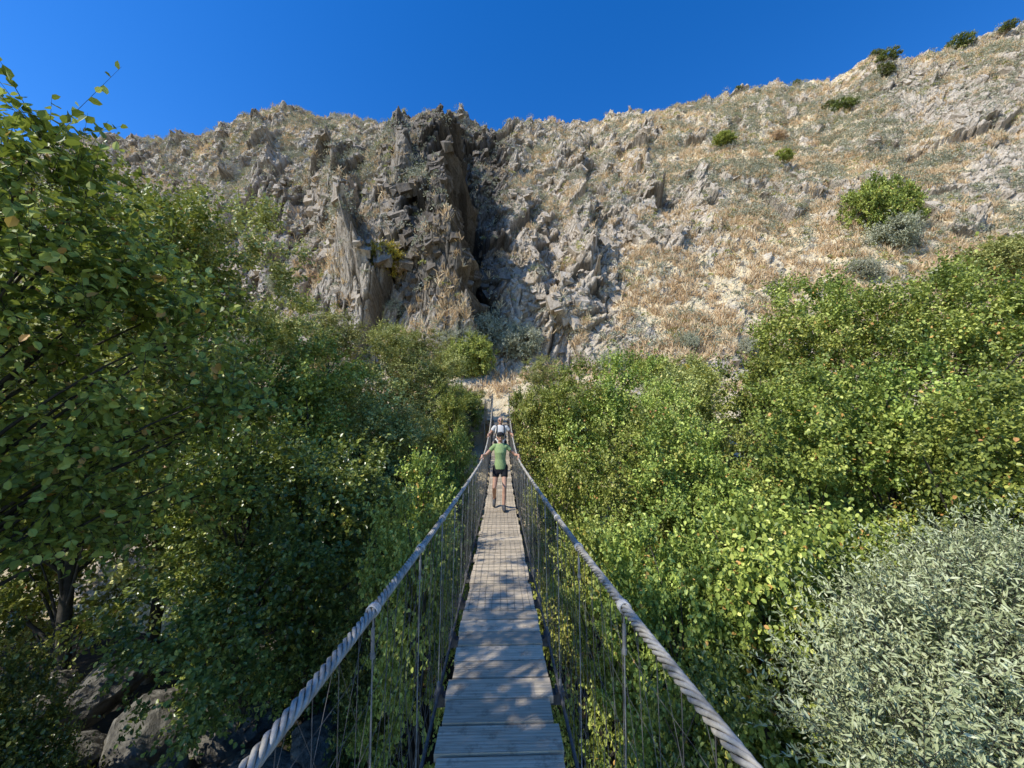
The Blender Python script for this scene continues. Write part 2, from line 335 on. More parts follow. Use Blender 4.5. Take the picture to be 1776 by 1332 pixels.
# ------------------------------------------------------------ leaves
def nrm(v): return v/(np.linalg.norm(v,axis=-1,keepdims=True)+1e-9)
def leafmesh(name,P,Dr,Nn,L,Wd,lv):
    Dr=nrm(Dr);sd=nrm(np.cross(Dr,Nn));Nn=np.cross(sd,Dr);L=L[:,None];Wd=Wd[:,None]
    v=np.stack([P,P+Dr*L*.28+sd*Wd*.46+Nn*Wd*.12,P+Dr*L*.68+sd*Wd*.42+Nn*Wd*.08-Nn*L*.04,P+Dr*L-Nn*L*.12,
                P+Dr*L*.68-sd*Wd*.42+Nn*Wd*.08-Nn*L*.04,P+Dr*L*.28-sd*Wd*.46+Nn*Wd*.12],1).reshape(-1,3)
    k=np.arange(len(P))[:,None]*6
    q=np.concatenate([k+np.array([[0,1,2,3]]),k+np.array([[0,3,4,5]])],0)
    return mesh_np(name,v,q,{'lv':np.repeat(lv,6)})
def rdir(n): return nrm(rng.normal(size=(n,3)))
def crown(name,ells,ncl,ntw,nl,L,Wd,twl=.5,upb=.3,twigs=None,drop=.25,shell=.5,tr=.006):
    ells=[(np.array(c,float),np.array(r,float)) for c,r in ells]
    wt=np.array([r.prod()**(2/3) for c,r in ells]);wt/=wt.sum()
    idx=rng.choice(len(ells),ncl,p=wt);C=np.array([ells[k][0] for k in idx]);R=np.array([ells[k][1] for k in idx])
    d=rdir(ncl);rad=shell+(1-shell)*rng.random(ncl)**.7;rad*=(.8+.42*rng.random(ncl))
    c=C+d*R*rad[:,None];clv=rng.random(ncl)
    cc=np.mean([e[0] for e in ells],0)
    out=nrm(.6*d+.4*nrm(c-cc))
    to=np.repeat(c,ntw,0)+rng.normal(size=(ncl*ntw,3))*.1*twl
    td=nrm(np.repeat(out,ntw,0)*.75+rdir(ncl*ntw)*.95+np.array([0,0,upb]));tl=twl*(.5+.9*rng.random(ncl*ntw)+.9*(rng.random(ncl*ntw)>.94))
    n=ncl*ntw*nl;tt=np.tile((np.arange(nl)+.6)/nl,ncl*ntw)
    D2=np.repeat(td,nl,0);P=np.repeat(to,nl,0)+D2*(np.repeat(tl,nl)*tt)[:,None]
    ld=nrm(D2*.55+rdir(n)*.9+np.array([0,0,-drop]));ln=nrm(np.array([0,0,.75])+rdir(n)*.75+np.repeat(np.repeat(out,ntw,0),nl,0)*.45)
    sc=.6+.6*rng.random(n);lv=np.clip(np.repeat(clv,ntw*nl)*.45+rng.random(n)*.48+.08*rng.normal(size=n)+.02,0,.93)
    lv=np.where(rng.random(n)<.02,1.0,lv)
    if twigs is not None:
        for k in range(0,len(to)):
            twigs.tube([to[k],to[k]+td[k]*tl[k]],[tr,tr*.3],3,False)
    return leafmesh(name,P,ld,ln,L*sc,Wd*sc,lv),c
def limbs(mb,base,top,r0,c,nl=30,wig=.25,lo=.12):
    base=np.array(base,float);top=np.array(top,float);n=14;t=np.linspace(0,1,n)[:,None]
    off=np.cumsum(rng.normal(size=(n,3))*wig*.25,0)*t*(1,1,0)
    tr=base*(1-t)+top*t+off;mb.tube(tr,r0*(1-.85*t[:,0]),8)
    pick=rng.choice(len(c),min(nl,len(c)),replace=False)
    for k in pick:
        tgt=c[k];h=np.clip((tgt[2]-base[2])/(top[2]-base[2])*.8-.05,lo,.92);s=tr[int(h*(n-1))]
        m=(s+tgt)/2+np.array([0,0,.12])*np.linalg.norm(tgt-s)+rng.normal(size=3)*.1
        tt=np.linspace(0,1,7)[:,None];p=s*(1-tt)**2+2*m*tt*(1-tt)+tgt*tt**2
        mb.tube(p,r0*.22*(1-.85*tt[:,0])+.004,5)
VAR={}
def variant(key,H,r,ncl,ntw,nl,L,Wd,low=.25,twl=.5):
    ells=[((0,0,H*(low+1)/2),(r*.6,r*.6,H*(1-low)/2*.92))]
    for k in range(10):
        a=rng.random()*6.28;z=H*(low+.1+(.86-low)*rng.random());q=r*(.32+.24*rng.random());w=.86*(1.12-z/H*.6)
        ells.append(((math.cos(a)*r*w,math.sin(a)*r*w,z),(q,q,q*1.0)))
    ells.append(((rng.normal()*.15*r,rng.normal()*.15*r,H*.92),(r*.32,r*.32,H*.1)))
    cm,c=crown('crown_'+key,ells,ncl,ntw,nl,L,Wd,twl,shell=.6,upb=.45)
    mb=MB();limbs(mb,(0,0,-.5),(0,0,H*.78),.03+.012*H,c,28)
    tm=mb.mesh('trunk_'+key,True);tm.materials.append(M_bark);cm.materials.append(M_alder)
    VAR[key]=(cm,tm,H)
variant('S0',4.5,1.15,185,12,10,.07,.052,.08,.32);variant('S1',4.5,1.15,185,12,10,.065,.055,.08,.34)
variant('M0',6.6,1.6,265,13,11,.075,.056,.1,.42);variant('M1',6.6,1.7,265,13,11,.07,.056,.1,.42)
variant('L0',9.5,2.2,370,14,11,.085,.062,.14,.52);variant('L1',9.5,2.3,370,14,11,.08,.062,.12,.52)
def plant(x,y,bz,H,size,mat,label,xy):
    key=size+str(random.randint(0,1));cm,tm,h=VAR[key];s=H/h
    e=empty('alder_tree',(x,y,bz));e.rotation_euler[2]=random.random()*6.28;sxy=xy*(.5+.5*s);e.scale=(sxy,sxy,s)
    obj('trunk',tm,e);c=obj('crown',cm,e);c.material_slots[0].link='OBJECT';c.material_slots[0].material=mat
    tag(e,label,'tree',group="leafy trees crowding the riverbank")
def tree(px,py,d,size,mat,label,xy=1.0):
    t=W(px,py,d);bz=bank(t[1]);plant(t[0],t[1],bz,t[2]-bz,size,mat,label,xy)
LD="leafy dark green alder tree in shade on the riverbank";LG="leafy sunlit green alder tree beside the footbridge"  # LD also labels the out-of-view tree added to cast shade
LO="leafy olive green tree at the foot of the hillside";LY="yellow-green leafy tree below the dry slope"
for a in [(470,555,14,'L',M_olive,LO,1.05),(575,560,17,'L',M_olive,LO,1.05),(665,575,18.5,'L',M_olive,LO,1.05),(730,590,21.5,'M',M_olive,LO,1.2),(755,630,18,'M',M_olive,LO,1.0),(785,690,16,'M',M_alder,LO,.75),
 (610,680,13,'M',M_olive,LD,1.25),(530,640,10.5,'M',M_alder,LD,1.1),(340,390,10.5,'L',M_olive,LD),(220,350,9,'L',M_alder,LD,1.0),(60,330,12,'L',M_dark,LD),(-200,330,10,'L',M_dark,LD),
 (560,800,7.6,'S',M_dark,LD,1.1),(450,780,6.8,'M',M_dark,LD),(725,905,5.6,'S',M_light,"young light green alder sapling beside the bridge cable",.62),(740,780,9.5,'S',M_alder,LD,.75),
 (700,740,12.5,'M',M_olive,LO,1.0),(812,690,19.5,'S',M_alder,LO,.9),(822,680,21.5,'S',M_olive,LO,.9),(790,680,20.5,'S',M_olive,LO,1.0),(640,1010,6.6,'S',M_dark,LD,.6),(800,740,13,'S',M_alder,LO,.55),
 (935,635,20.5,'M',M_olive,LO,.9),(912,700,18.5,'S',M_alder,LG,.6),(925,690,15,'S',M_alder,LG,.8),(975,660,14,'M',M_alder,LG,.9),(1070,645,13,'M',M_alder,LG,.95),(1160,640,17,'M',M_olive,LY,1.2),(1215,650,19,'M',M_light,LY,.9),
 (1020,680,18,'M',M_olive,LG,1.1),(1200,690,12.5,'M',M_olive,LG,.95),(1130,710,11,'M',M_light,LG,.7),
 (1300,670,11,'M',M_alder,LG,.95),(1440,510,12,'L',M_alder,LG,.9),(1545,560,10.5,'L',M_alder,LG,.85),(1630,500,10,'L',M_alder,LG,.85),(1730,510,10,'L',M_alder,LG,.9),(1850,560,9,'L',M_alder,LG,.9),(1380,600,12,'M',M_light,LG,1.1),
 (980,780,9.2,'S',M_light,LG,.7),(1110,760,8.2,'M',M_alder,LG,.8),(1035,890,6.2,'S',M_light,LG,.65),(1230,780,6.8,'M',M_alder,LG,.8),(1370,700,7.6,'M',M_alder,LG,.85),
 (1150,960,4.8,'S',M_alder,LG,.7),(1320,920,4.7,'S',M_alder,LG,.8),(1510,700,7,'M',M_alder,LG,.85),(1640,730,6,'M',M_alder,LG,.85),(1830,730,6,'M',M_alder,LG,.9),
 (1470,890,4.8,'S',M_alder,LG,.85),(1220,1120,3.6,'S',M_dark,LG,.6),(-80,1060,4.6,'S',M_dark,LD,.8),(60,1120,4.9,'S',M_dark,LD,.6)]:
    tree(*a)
plant(-8.6,1.4,-4.4,11.0,'L',M_dark,LD,.85)  # out-of-view tree, added to cast shade on the near left foliage
# overhanging tree beside the near end of the bridge
cmx,cx_=crown('crown',[((-3.9,-1.2,4.6),(1.2,1.3,1.1)),((-3.6,.7,4.4),(1.0,1.1,.9)),((-4.6,1.3,6.2),(1.2,1.0,.9)),((-4.4,-.2,6.0),(1.4,1.3,.9)),((-5.6,-1,3.5),(1.4,1.6,1.6))],290,9,9,.075,.055,.42,.3,shell=.4)
mb=MB();limbs(mb,(-5.4,-.6,-4.8),(-4.3,.1,6.4),.15,cx_,60,.3,.35)
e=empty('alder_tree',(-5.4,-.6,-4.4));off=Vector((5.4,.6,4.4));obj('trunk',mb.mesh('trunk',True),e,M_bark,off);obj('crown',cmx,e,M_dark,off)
tag(e,"tall overhanging alder casting dappled shade over the deck",'tree')
# near big alder
mb=MB();E=[]
for (px,py,d,r) in [(30,480,4.0,(1.0,1.0,.9)),(70,360,3.9,(.6,.6,.6)),(50,280,3.7,(.3,.4,.4)),(200,580,4.3,(.85,1.0,.75)),(100,800,4.4,(1.4,1.1,.9)),(370,710,5.2,(.75,.8,.5)),(250,880,5.2,(1.1,1.0,.5)),(-200,650,4,(1.5,1.3,1.8)),(300,490,4.9,(.35,.6,.3))]:
    E.append((W(px,py,d),r))
cm,c=crown('crown',E,235,9,10,.098,.071,.55,.45,twigs=mb,shell=.3,tr=.004)
limbs(mb,(-7.2,4.2,-4.6),(-5.6,3.9,3.6),.11,c,60,.3,.5)
e=empty('alder_tree',(-7.2,4.2,-4.4));off=Vector((7.2,-4.2,4.4))
t_=obj('trunk',mb.mesh('trunk',True),e,M_bark,off);c_=obj('crown',cm,e,M_alder,off)
tag(e,"large overhanging alder with glossy dark leaves and bare branches","tree")
# silver bush
mb=MB();E=[(W(1680,1200,3.0),(.85,.75,.7)),(W(1550,1300,2.7),(.42,.5,.38)),(W(1790,1070,3.3),(.7,.7,.5)),(W(1580,1110,3.4),(.33,.5,.28)),(W(1690,1040,3.4),(.3,.4,.25))]
cm,c=crown('crown',E,340,9,17,.052,.0155,.46,.9,twigs=mb,drop=-.15,shell=.4,tr=.0025)
bs=np.array([3.6,3.0,-4.3]);limbs(mb,bs,W(1690,1200,3.1),.05,c,40,.2,.45)
e=empty('silver_willow_shrub',bs);off=Vector(-bs)
obj('stems',mb.mesh('stems',True),e,M_bark,off);obj('crown',cm,e,M_silver,off)
tag(e,"silvery grey-green narrow-leaved willow shrub in full sun","shrub")
# hillside shrubs
def shrubvar(key,ncl,ntw,nl,L,Wd,twl,flat=.7):
    E=[((0,0,.35),(.75,.75,.55*flat/.7))]+[((math.cos(a)*.5,math.sin(a)*.5,.3),(.42,.42,.38)) for a in rng.random(4)*6.28]
    cm,c=crown('shrub_crown_'+key,E,ncl,ntw,nl,L,Wd,twl,.5);mb=MB()
    for k in range(9): mb.tube([(0,0,-.3),c[k]*.5+np.array([0,0,.05]),c[k]],[.03,.02,.006],5)
    sm_=mb.mesh('shrub_stems_'+key,True);sm_.materials.append(M_bark);cm.materials.append(M_sage);VAR[key]=(cm,sm_,1)
shrubvar('B0',150,10,9,.065,.04,.17);shrubvar('B1',150,10,9,.065,.038,.18)
shrubvar('C0',130,10,11,.09,.022,.3);shrubvar('D0',520,12,10,.036,.026,.11)
def shrub(px,py,r,mat,label,key=None,h=1.0):
    p=onhill(px,py);e=empty('hillside_shrub',p+np.array([0,0,-.1*r]));e.scale=(r,r,r*h);e.rotation_euler[2]=random.random()*6
    cm,s_,_=VAR[key or 'B'+str(random.randint(0,1))];obj('stems',s_,e);c=obj('crown',cm,e)
    c.material_slots[0].link='OBJECT';c.material_slots[0].material=mat;tag(e,label,'shrub',group="shrubs growing on the rocky slope")
g1="dark green rounded shrub on the rocky slope";g2="grey-green broom bush at the foot of the cliff";g3="yellow autumn bush growing among rocks"
for a in [(1520,388,4.1,M_alder,"large rounded green bush on the dry slope",'D0',1.45),(1545,420,2.8,M_sage,g2,'C0'),(1720,470,3.4,M_olive,g2,'D0'),(1250,256,2.5,M_light,g1,'D0'),(1355,278,1.6,M_light,g1),
 (1440,190,1.6,M_dark,g1),(1462,192,2.1,M_dark,g1),(1530,130,1.9,M_dark,g1),(1548,82,1.8,M_dark,g1),(1518,88,1.3,M_dark,g1),(1665,80,2.4,M_dark,g1,None,1.0),(1750,38,1.3,M_dark,g1),
 (668,465,1.9,M_yellow,g3,None,1.3),(700,470,1.0,M_straw,g3),(610,302,1.3,M_light,g1),(860,590,2.3,M_sage,g2,'C0',1.2),(905,605,2.2,M_sage,g2,'C0'),(800,600,1.6,M_sage,g2,'C0'),
 (690,540,1.2,M_sage,g2,'C0'),(490,500,1.3,M_sage,g2,'C0'),(815,640,2.4,M_light,"bright green bush behind the bridge platform",'D0',1.3),(1130,655,1.9,M_light,g3),(1205,665,1.8,M_yellow,g3),(1060,640,1.4,M_sage,g2,'C0'),
 (1500,480,1.9,M_sage,g2,'C0'),(1640,495,1.7,M_sage,g2,'C0'),(1760,500,2,M_sage,g2,'C0'),(1300,610,1.2,M_sage,g2,'C0'),(430,240,1.3,M_sage,g2),(355,350,2.0,M_light,g1),(1350,240,1.5,M_straw,g3),(580,225,1.0,M_sage,g2),
 (1380,140,.9,M_dark,g1),(1280,155,.8,M_dark,g1),(1190,600,1.1,M_sage,g2,'C0'),(1600,380,1.1,M_sage,g2,'C0')]:
    shrub(*a)
# scattered tufts / low scrub / scree
vflat=np.repeat(vv,NU)
cand=np.nonzero((vflat>-.6)&(vflat<1.0)&(QX>-60)&(QX<1860))[0]
cw=colw[cand%NU]
rk=rock.ravel()[cand];cl=fbm(Vh[cand,0]/1.6,S.ravel()[cand]/1.6,3,5);gcut=np.maximum(np.maximum(gw,wm).ravel()[cand],slab.ravel()[cand]*.9);rshade=darkrock_shade.ravel()
def blades(n,per,h,w,name):
    p=cw*np.clip(1.05-rk,.1,1)**1.5*np.clip((cl-.42)*6,.03,1);p/=p.sum()
    b=Vh[rng.choice(cand,n,p=p)];B_=np.repeat(b,per,0);m=n*per;sc=np.repeat(.5+1.1*rng.random(n)**1.5,per)
    B_=B_+rng.normal(size=(m,3))*(.1*sc)[:,None]
    d=nrm(np.array([0,-.15,1.0])+rng.normal(size=(m,3))*.5)
    return leafmesh(name,B_-d*.03,d,rdir(m),h*sc*(.6+.6*rng.random(m)),np.full(m,w)*sc,np.clip(np.repeat(rng.random(n),per)*.6+rng.random(m)*.4,0,1))
tag(obj('dry_grass',blades(24000,13,.5,.065,'dry_grass'),mat=M_straw),"tufts of straw-coloured dry grass covering the slope","grass",kind="stuff")
def scrub(n,per,mat,name,label,r0,ymax,seed):
    c2=fbm(Vh[cand,0]/4,S.ravel()[cand]/4,3,seed)
    p=cw*np.clip(1.15-rk,.2,1)*np.clip((c2-.4)*5,.1,1)*np.clip((ymax-QY[cand])/160+.25,.15,1);p/=p.sum()
    b=Vh[rng.choice(cand,n,p=p)];m=n*per;sc=np.repeat(r0*(.4+.9*rng.random(n)**2),per)
    d=rdir(m);d[:,2]=np.abs(d[:,2]);P_=np.repeat(b,per,0)+d*(sc*(.6+.4*rng.random(m)))[:,None]*np.array([1,1,.8])
    return tag(obj(name,leafmesh(name,P_,nrm(d+rdir(m)*.8),rdir(m),.17*(.6+.6*rng.random(m)),np.full(m,.09),np.clip(np.repeat(rng.random(n),per)*.5+rng.random(m)*.5,0,1)),mat=mat),label,"scrub",kind="stuff")
scrub(12500,54,M_sage,'sage_scrub',"low grey-green scrub cushions dotting the slope",.82,420,6)
scrub(1500,50,M_olive,'green_scrub',"small olive green scrub on the slope",.55,600,2)
fq=np.array([[0,1,3],[0,3,2],[4,6,7],[4,7,5],[0,4,5],[0,5,1],[2,3,7],[2,7,6],[0,2,6],[0,6,4],[1,5,7],[1,7,3]])
cube=np.array([[x,y,z] for x in(-1,1) for y in(-1,1) for z in(-1,1)],float)
def stones(name,label,ns,wgt,sz,dims,ax_noise,sink,jitt=.5):
    p=wgt*cw;p=p/p.sum();ix=rng.choice(cand,ns,p=p);b=Vh[ix];nn=N.reshape(-1,3)[ix]
    sz=sz(ns);b=b-nn*(sz*sink)[:,None]
    lean=-.28+(fbm(b[:,0]/9,b[:,2]/9,2,3)-.5)*.9
    ups=nrm(np.array([0,.7,1.0])+np.stack([np.sin(lean),lean*0,lean*0],1)+rng.normal(size=(ns,3))*ax_noise)
    e2=nrm(np.cross(ups,nn+rng.normal(size=(ns,3))*ax_noise));e3=np.cross(e2,ups)
    loc=(cube[None]+rng.uniform(-jitt,jitt,size=(ns,8,3)))
    (a0,a1),(b0,b1),(c0,c1)=dims
    loc*=np.stack([a0+a1*rng.random(ns),b0+b1*rng.random(ns),c0+c1*rng.random(ns)],1)[:,None]*sz[:,None,None]
    V=b[:,None]+loc[...,0:1]*e2[:,None]+loc[...,1:2]*e3[:,None]+loc[...,2:3]*ups[:,None]
    Qs=(np.arange(ns)[:,None,None]*8+fq[None]).reshape(-1,3)
    tag(obj(name,mesh_np(name,V.reshape(-1,3),Qs,{'lv':np.repeat(rng.random(ns),8),'darkrock_shade':np.repeat(rshade[ix],8)}),mat=M_scree),label,"rocks",kind="stuff")
cn=fbm(Vh[cand,0]/3,S.ravel()[cand]/3,3,2)
stones('crag_shards',"upright fractured rock shards jutting from the crags",10000,np.clip((rk-.4)*3,.01,1)*np.clip((cn-.42)*6,.03,1)*(1-.98*gcut)*np.clip((1.0-vflat[cand])*8,.3,1),lambda n:.1+.65*rng.random(n)**3.5,((.4,.45),(.3,.3),(.65,.9)),.12,.45,.4)
stones('scree',"angular loose grey stones scattered over the slope",9000,np.clip(rk*1.2,.3,1)*np.clip((cn-.36)*5,.08,1)*(1-.95*gcut),lambda n:.05+.26*rng.random(n)**3,((.6,.5),(.5,.5),(.6,.7)),.8,.15,.5)
# ------------------------------------------------------------ boulders
def rockmesh(seed,fl=.65):
    from mathutils import noise as mn
    bm=bmesh.new();bmesh.ops.create_icosphere(bm,subdivisions=5,radius=1)
    r=np.random.default_rng(seed);pl=[(nrm(r.normal(size=3)),.62+.3*r.random()) for _ in range(16)]
    for v in bm.verts:
        p=np.array(v.co)
        for nn,dd in pl:
            s=p@nn-dd
            if s>0:p=p-nn*s*.9
        q=mn.fractal(Vector(p)*3.0+Vector((seed,0,0)),1.0,2.0,5)*.07;p=p*(1+q);v.co=Vector((p[0],p[1],p[2]*fl))
    me=bpy.data.meshes.new('boulder');bm.to_mesh(me);bm.free();me.materials.append(M_boulder);return me
RM=[rockmesh(s) for s in (3,8,15)]
for (px,py,d,s) in [(260,1210,6.2,.75),(420,1225,6.6,.65),(120,1270,5.8,.55),(520,1310,4.8,.65),(330,1300,5.0,.45),(180,1190,7.5,.65),(610,1160,7.5,.55),(480,1130,8.5,.65),(20,1200,6.5,.5),(560,1220,6.2,.5),(200,1310,5.4,.4),(400,1290,5.4,.45),(90,1200,7.2,.45),(320,1220,7.2,.6),(60,1310,5.4,.4),(470,1240,5.6,.42),(150,1320,5.0,.32),(280,1270,5.4,.4)]:
    p=W(px,py,d);o=obj('boulder',RM[random.randint(0,2)],loc=(p[0],p[1],min(p[2],-3.2)-.1*s));o.scale=(s*1.3,s,s*1.1);o.rotation_euler=(random.random()*.4,random.random()*.4,random.random()*6)
    tag(o,"weathered grey boulder lying on the shaded riverbed","boulder",group="boulders on the riverbed")
# ------------------------------------------------------------ bridge
def dz(y): return .0172*np.maximum(np.asarray(y,float)-8,0)**2
def rz(y): y=np.asarray(y,float);return 1.05+.0148*np.maximum(y-7,0)**2
def rx(y): return .385+.12*np.exp(-np.maximum(np.asarray(y,float),-1)/1.6)
br=empty('suspension_footbridge',(0,9,0));tag(br,"narrow wooden-plank rope suspension footbridge with steel handrail cables","bridge")
BO=Vector((0,-9,0))
def part(n,me,mat): return obj(n,me,br,mat,BO)
mb=MB();pl=[];y=-2.4;pitch=.205
while y<19.4:
    z=float(dz(y));sl=math.atan(2*.0172*max(y-8,0))
    c,s=math.cos(sl),math.sin(sl);tl=rng.normal()*.008
    R=[[1,-tl,0],[tl,c,-s],[0,s,c]];hw=.332+rng.normal()*.006
    mb.box((rng.normal()*.006,y,z-.02+rng.normal()*.0025),(hw,pitch/2-.009,.02),R);pl+= [rng.random()]*8;y+=pitch
V=np.vstack(mb.V);me=mesh_np('deck',V,np.vstack(mb.Q),{'plank':np.array(pl)});deck=part('deck',me,M_deck)
ys=np.linspace(-2.4,19.4,120)
for x in (-.24,.24):
    mb=MB();mb.tube(np.stack([np.full(120,x),ys,dz(ys)-.065],1),.022,6);part('stringer',mb.mesh('stringer'),M_post)
mb=MB()
for x in np.arange(-.29,.3,.0725):
    yy=np.linspace(3.8,18.5,90);mb.tube(np.stack([np.full(90,x)+.006*np.sin(yy*5+x*30),yy,dz(yy)+.0045],1),.0014,4,False)
for yq in np.arange(3.8,18.5,.0725*2): mb.tube([(-.3,yq,float(dz(yq))+.007),(0,yq+.01,float(dz(yq))+.006),(.3,yq,float(dz(yq))+.007)],.0014,4,False)
part('anti_slip_mesh',mb.mesh('anti_slip_mesh'),M_wire)
for sg in(-1,1):
    mb=MB();yy=np.arange(-2,19.6,.014);cxr=sg*rx(yy);czr=rz(yy)
    for k in range(5):
        ph=2*np.pi*(yy/.16+k/5);mb.tube(np.stack([cxr+.0118*np.cos(ph),yy,czr+.0118*np.sin(ph)],1),.0060,6)
    part('handrail_cable',mb.mesh('handrail_cable',True),M_cable)
    mb=MB();yy=np.linspace(-2,19.6,150);mb.tube(np.stack([np.full(150,sg*.40),yy,dz(yy)-.05],1),.011,6)
    part('deck_cable',mb.mesh('deck_cable',True),M_wire)
    mb=MB()
    for k,yq in enumerate(np.arange(-1.5,19.4,.14)):
        tx=sg*float(rx(yq));tz=float(rz(yq));bx=sg*.395;bz=float(dz(yq))-.05
        w=.012*rng.normal()
        mb.tube([(tx,yq,tz),((tx+bx)/2+sg*.02+w,yq+w*1.5,(tz+bz)/2),(bx,yq,bz)],.0013,4,False)
    for dr in (0,1):
        for a0 in np.arange(-2,19.0,.21):
            q=np.linspace(0,1,5);yq=a0+(q if dr else 1-q)*.62
            mb.tube(np.stack([sg*(rx(yq)*q+.395*(1-q)+.012*np.sin(q*3)),yq,(dz(yq)-.05)*(1-q)+rz(yq)*q],1),.0009,3,False)
    for hh in(.12,.25,.38,.5,.62,.75,.88):
        yy=np.linspace(-2,19.4,160);mb.tube(np.stack([sg*(rx(yy)*hh+.395*(1-hh)+.012),yy+0,(dz(yy)-.05)*(1-hh)+rz(yy)*hh+.012*np.sin(yy*7+hh*9)],1),.0010,4,False)
    part('side_netting',mb.mesh('side_netting'),M_wire)
    for yq in np.arange(-1.38,19.2,.7):
        yq=float(yq);mb=MB();tx=sg*float(rx(yq));tz=float(rz(yq));bx=sg*.41;bz=float(dz(yq))-.09
        f=lambda q:(tx+(bx-tx)*q,yq,tz+(bz-tz)*q)
        mb.tube([f(.02),f(1)],.0028,6);mb.tube([f(.05),f(.12)],.0065,8);mb.tube([f(.12),f(.135)],.009,6);mb.tube([f(.93),f(.99)],.01,6)
        part('suspender_rod',mb.mesh('suspender_rod',True),M_galv)
        mb=MB();q=np.linspace(0,1,60);a=q*2*np.pi*5;mb.tube(np.stack([tx+.0195*np.cos(a),yq-.018+.036*q,tz+.0195*np.sin(a)],1),.0032,5)
        part('cable_binding',mb.mesh('cable_binding',True),M_bind)
for yq in np.arange(-1.38,19.2,.7):
    yq=float(yq);mb=MB();z=float(dz(yq))-.115;mb.box((0,yq,z),(.43,.035,.03))
    for sg in(-1,1):
        mb.box((sg*.405,yq,z+.042),(.028,.045,.012));mb.tube([(sg*.41,yq,z-.05),(sg*.41,yq,z+.08)],.009,6)
    part('cross_beam',mb.mesh('cross_beam'),M_wire)
# far platform
pf=empty('viewing_platform',(0,20.5,2.2));tag(pf,"weathered wooden landing platform with slatted railings on posts","platform");PO=Vector((0,-20.5,-2.2))
def pp(n,mb,mat=M_post):
    me=mb.mesh(n);at=me.attributes.new('plank','FLOAT','POINT');at.data.foreach_set('value',np.full(len(me.vertices),.1,dtype=np.float32))
    return obj(n,me,pf,mat,PO)
Z0=float(dz(19.4))
mb=MB()
for k in range(16): mb.box((0,19.48+k*.145,Z0-.02),(.8,.066,.022))
pp('floor',mb)
def rail(p0,p1,n,name='railing'):
    mb=MB();p0=np.array(p0);p1=np.array(p1);L=np.linalg.norm(p1-p0)
    d=(p1-p0)/L;R=np.array([[d[0],-d[1],0],[d[1],d[0],0],[0,0,1]])
    for h in(.12,.95): mb.box((p0+p1)/2+np.array([0,0,h]),(L/2,.02,.03),R)
    for k in range(n): mb.box(p0+(p1-p0)*(k+.5)/n+np.array([0,0,.53]),(.022,.012,.38),R)
    pp(name,mb)
rail((-.78,19.5,Z0),(-.5,19.5,Z0),3);rail((.5,19.5,Z0),(.78,19.5,Z0),3);rail((-.8,19.55,Z0),(-.8,21.65,Z0),12);rail((.8,19.55,Z0),(.8,21.65,Z0),12)
for (x,y,h,r) in [(-.44,19.6,1.32,.06),(.44,19.6,1.32,.06),(-.8,19.5,1.0,.04),(.8,19.5,1.0,.04),(-.8,21.7,1.05,.05),(.8,21.7,1.05,.05)]:
    mb=MB();mb.tube([(x,y,Z0-3.0),(x,y,Z0+h-.03),(x,y,Z0+h)],[r,r*.95,r*.7],10);pp('post',mb)
for yj in (19.6,21.6): mb=MB();mb.box((0,yj,Z0-.12),(.8,.05,.07));pp('joist',mb)
# ------------------------------------------------------------ people
def blob(name,prims,mat,parent,voxel=.008,smooth=5):
    bm=bmesh.new()
    def sph(c,r,rot=None):
        M=Matrix.Translation(Vector(c))@(rot or Matrix.Identity(4))@Matrix.Diagonal((*r,1));bmesh.ops.create_icosphere(bm,subdivisions=3,radius=1,matrix=M)
    for p in prims:
        if p[0]=='s': sph(p[1],p[2])
        elif p[0]=='c':
            a,b_=Vector(p[1]),Vector(p[2]);r0,r1=p[3],p[4];d=b_-a
            q=d.to_track_quat('Z','Y').to_matrix().to_4x4()
            bmesh.ops.create_cone(bm,cap_ends=True,segments=20,radius1=r0,radius2=r1,depth=d.length,matrix=Matrix.Translation((a+b_)/2)@q)
            e=p[5] if len(p)>5 else 3
            if e&1: sph(a,(r0,)*3)
            if e&2: sph(b_,(r1,)*3)
        elif p[0]=='t':
            prev=None;ns=28
            for (z,ax,ay,x0,y0) in p[1]:
                ring=[bm.verts.new((x0+ax*math.cos(2*math.pi*k/ns),y0+ay*math.sin(2*math.pi*k/ns),z)) for k in range(ns)]
                if prev:
                    for k in range(ns): bm.faces.new((prev[k],prev[(k+1)%ns],ring[(k+1)%ns],ring[k]))
                else: bm.faces.new(ring[::-1])
                prev=ring
            bm.faces.new(prev)
    me=bpy.data.meshes.new(name);bm.to_mesh(me);bm.free()
    o=bpy.data.objects.new(name,me);COL.objects.link(o)
    m=o.modifiers.new('r','REMESH');m.mode='VOXEL';m.voxel_size=voxel
    if smooth: m=o.modifiers.new('s','SMOOTH');m.factor=.5;m.iterations=smooth
    bpy.context.view_layer.update();dg=bpy.context.evaluated_depsgraph_get()
    nm=bpy.data.meshes.new_from_object(o.evaluated_get(dg));o.modifiers.clear();o.data=nm
    bpy.data.meshes.remove(me);nm.name=name
    nm.polygons.foreach_set('use_smooth',np.ones(len(nm.polygons),dtype=bool));nm.materials.clear();nm.materials.append(mat);o.parent=parent;return o
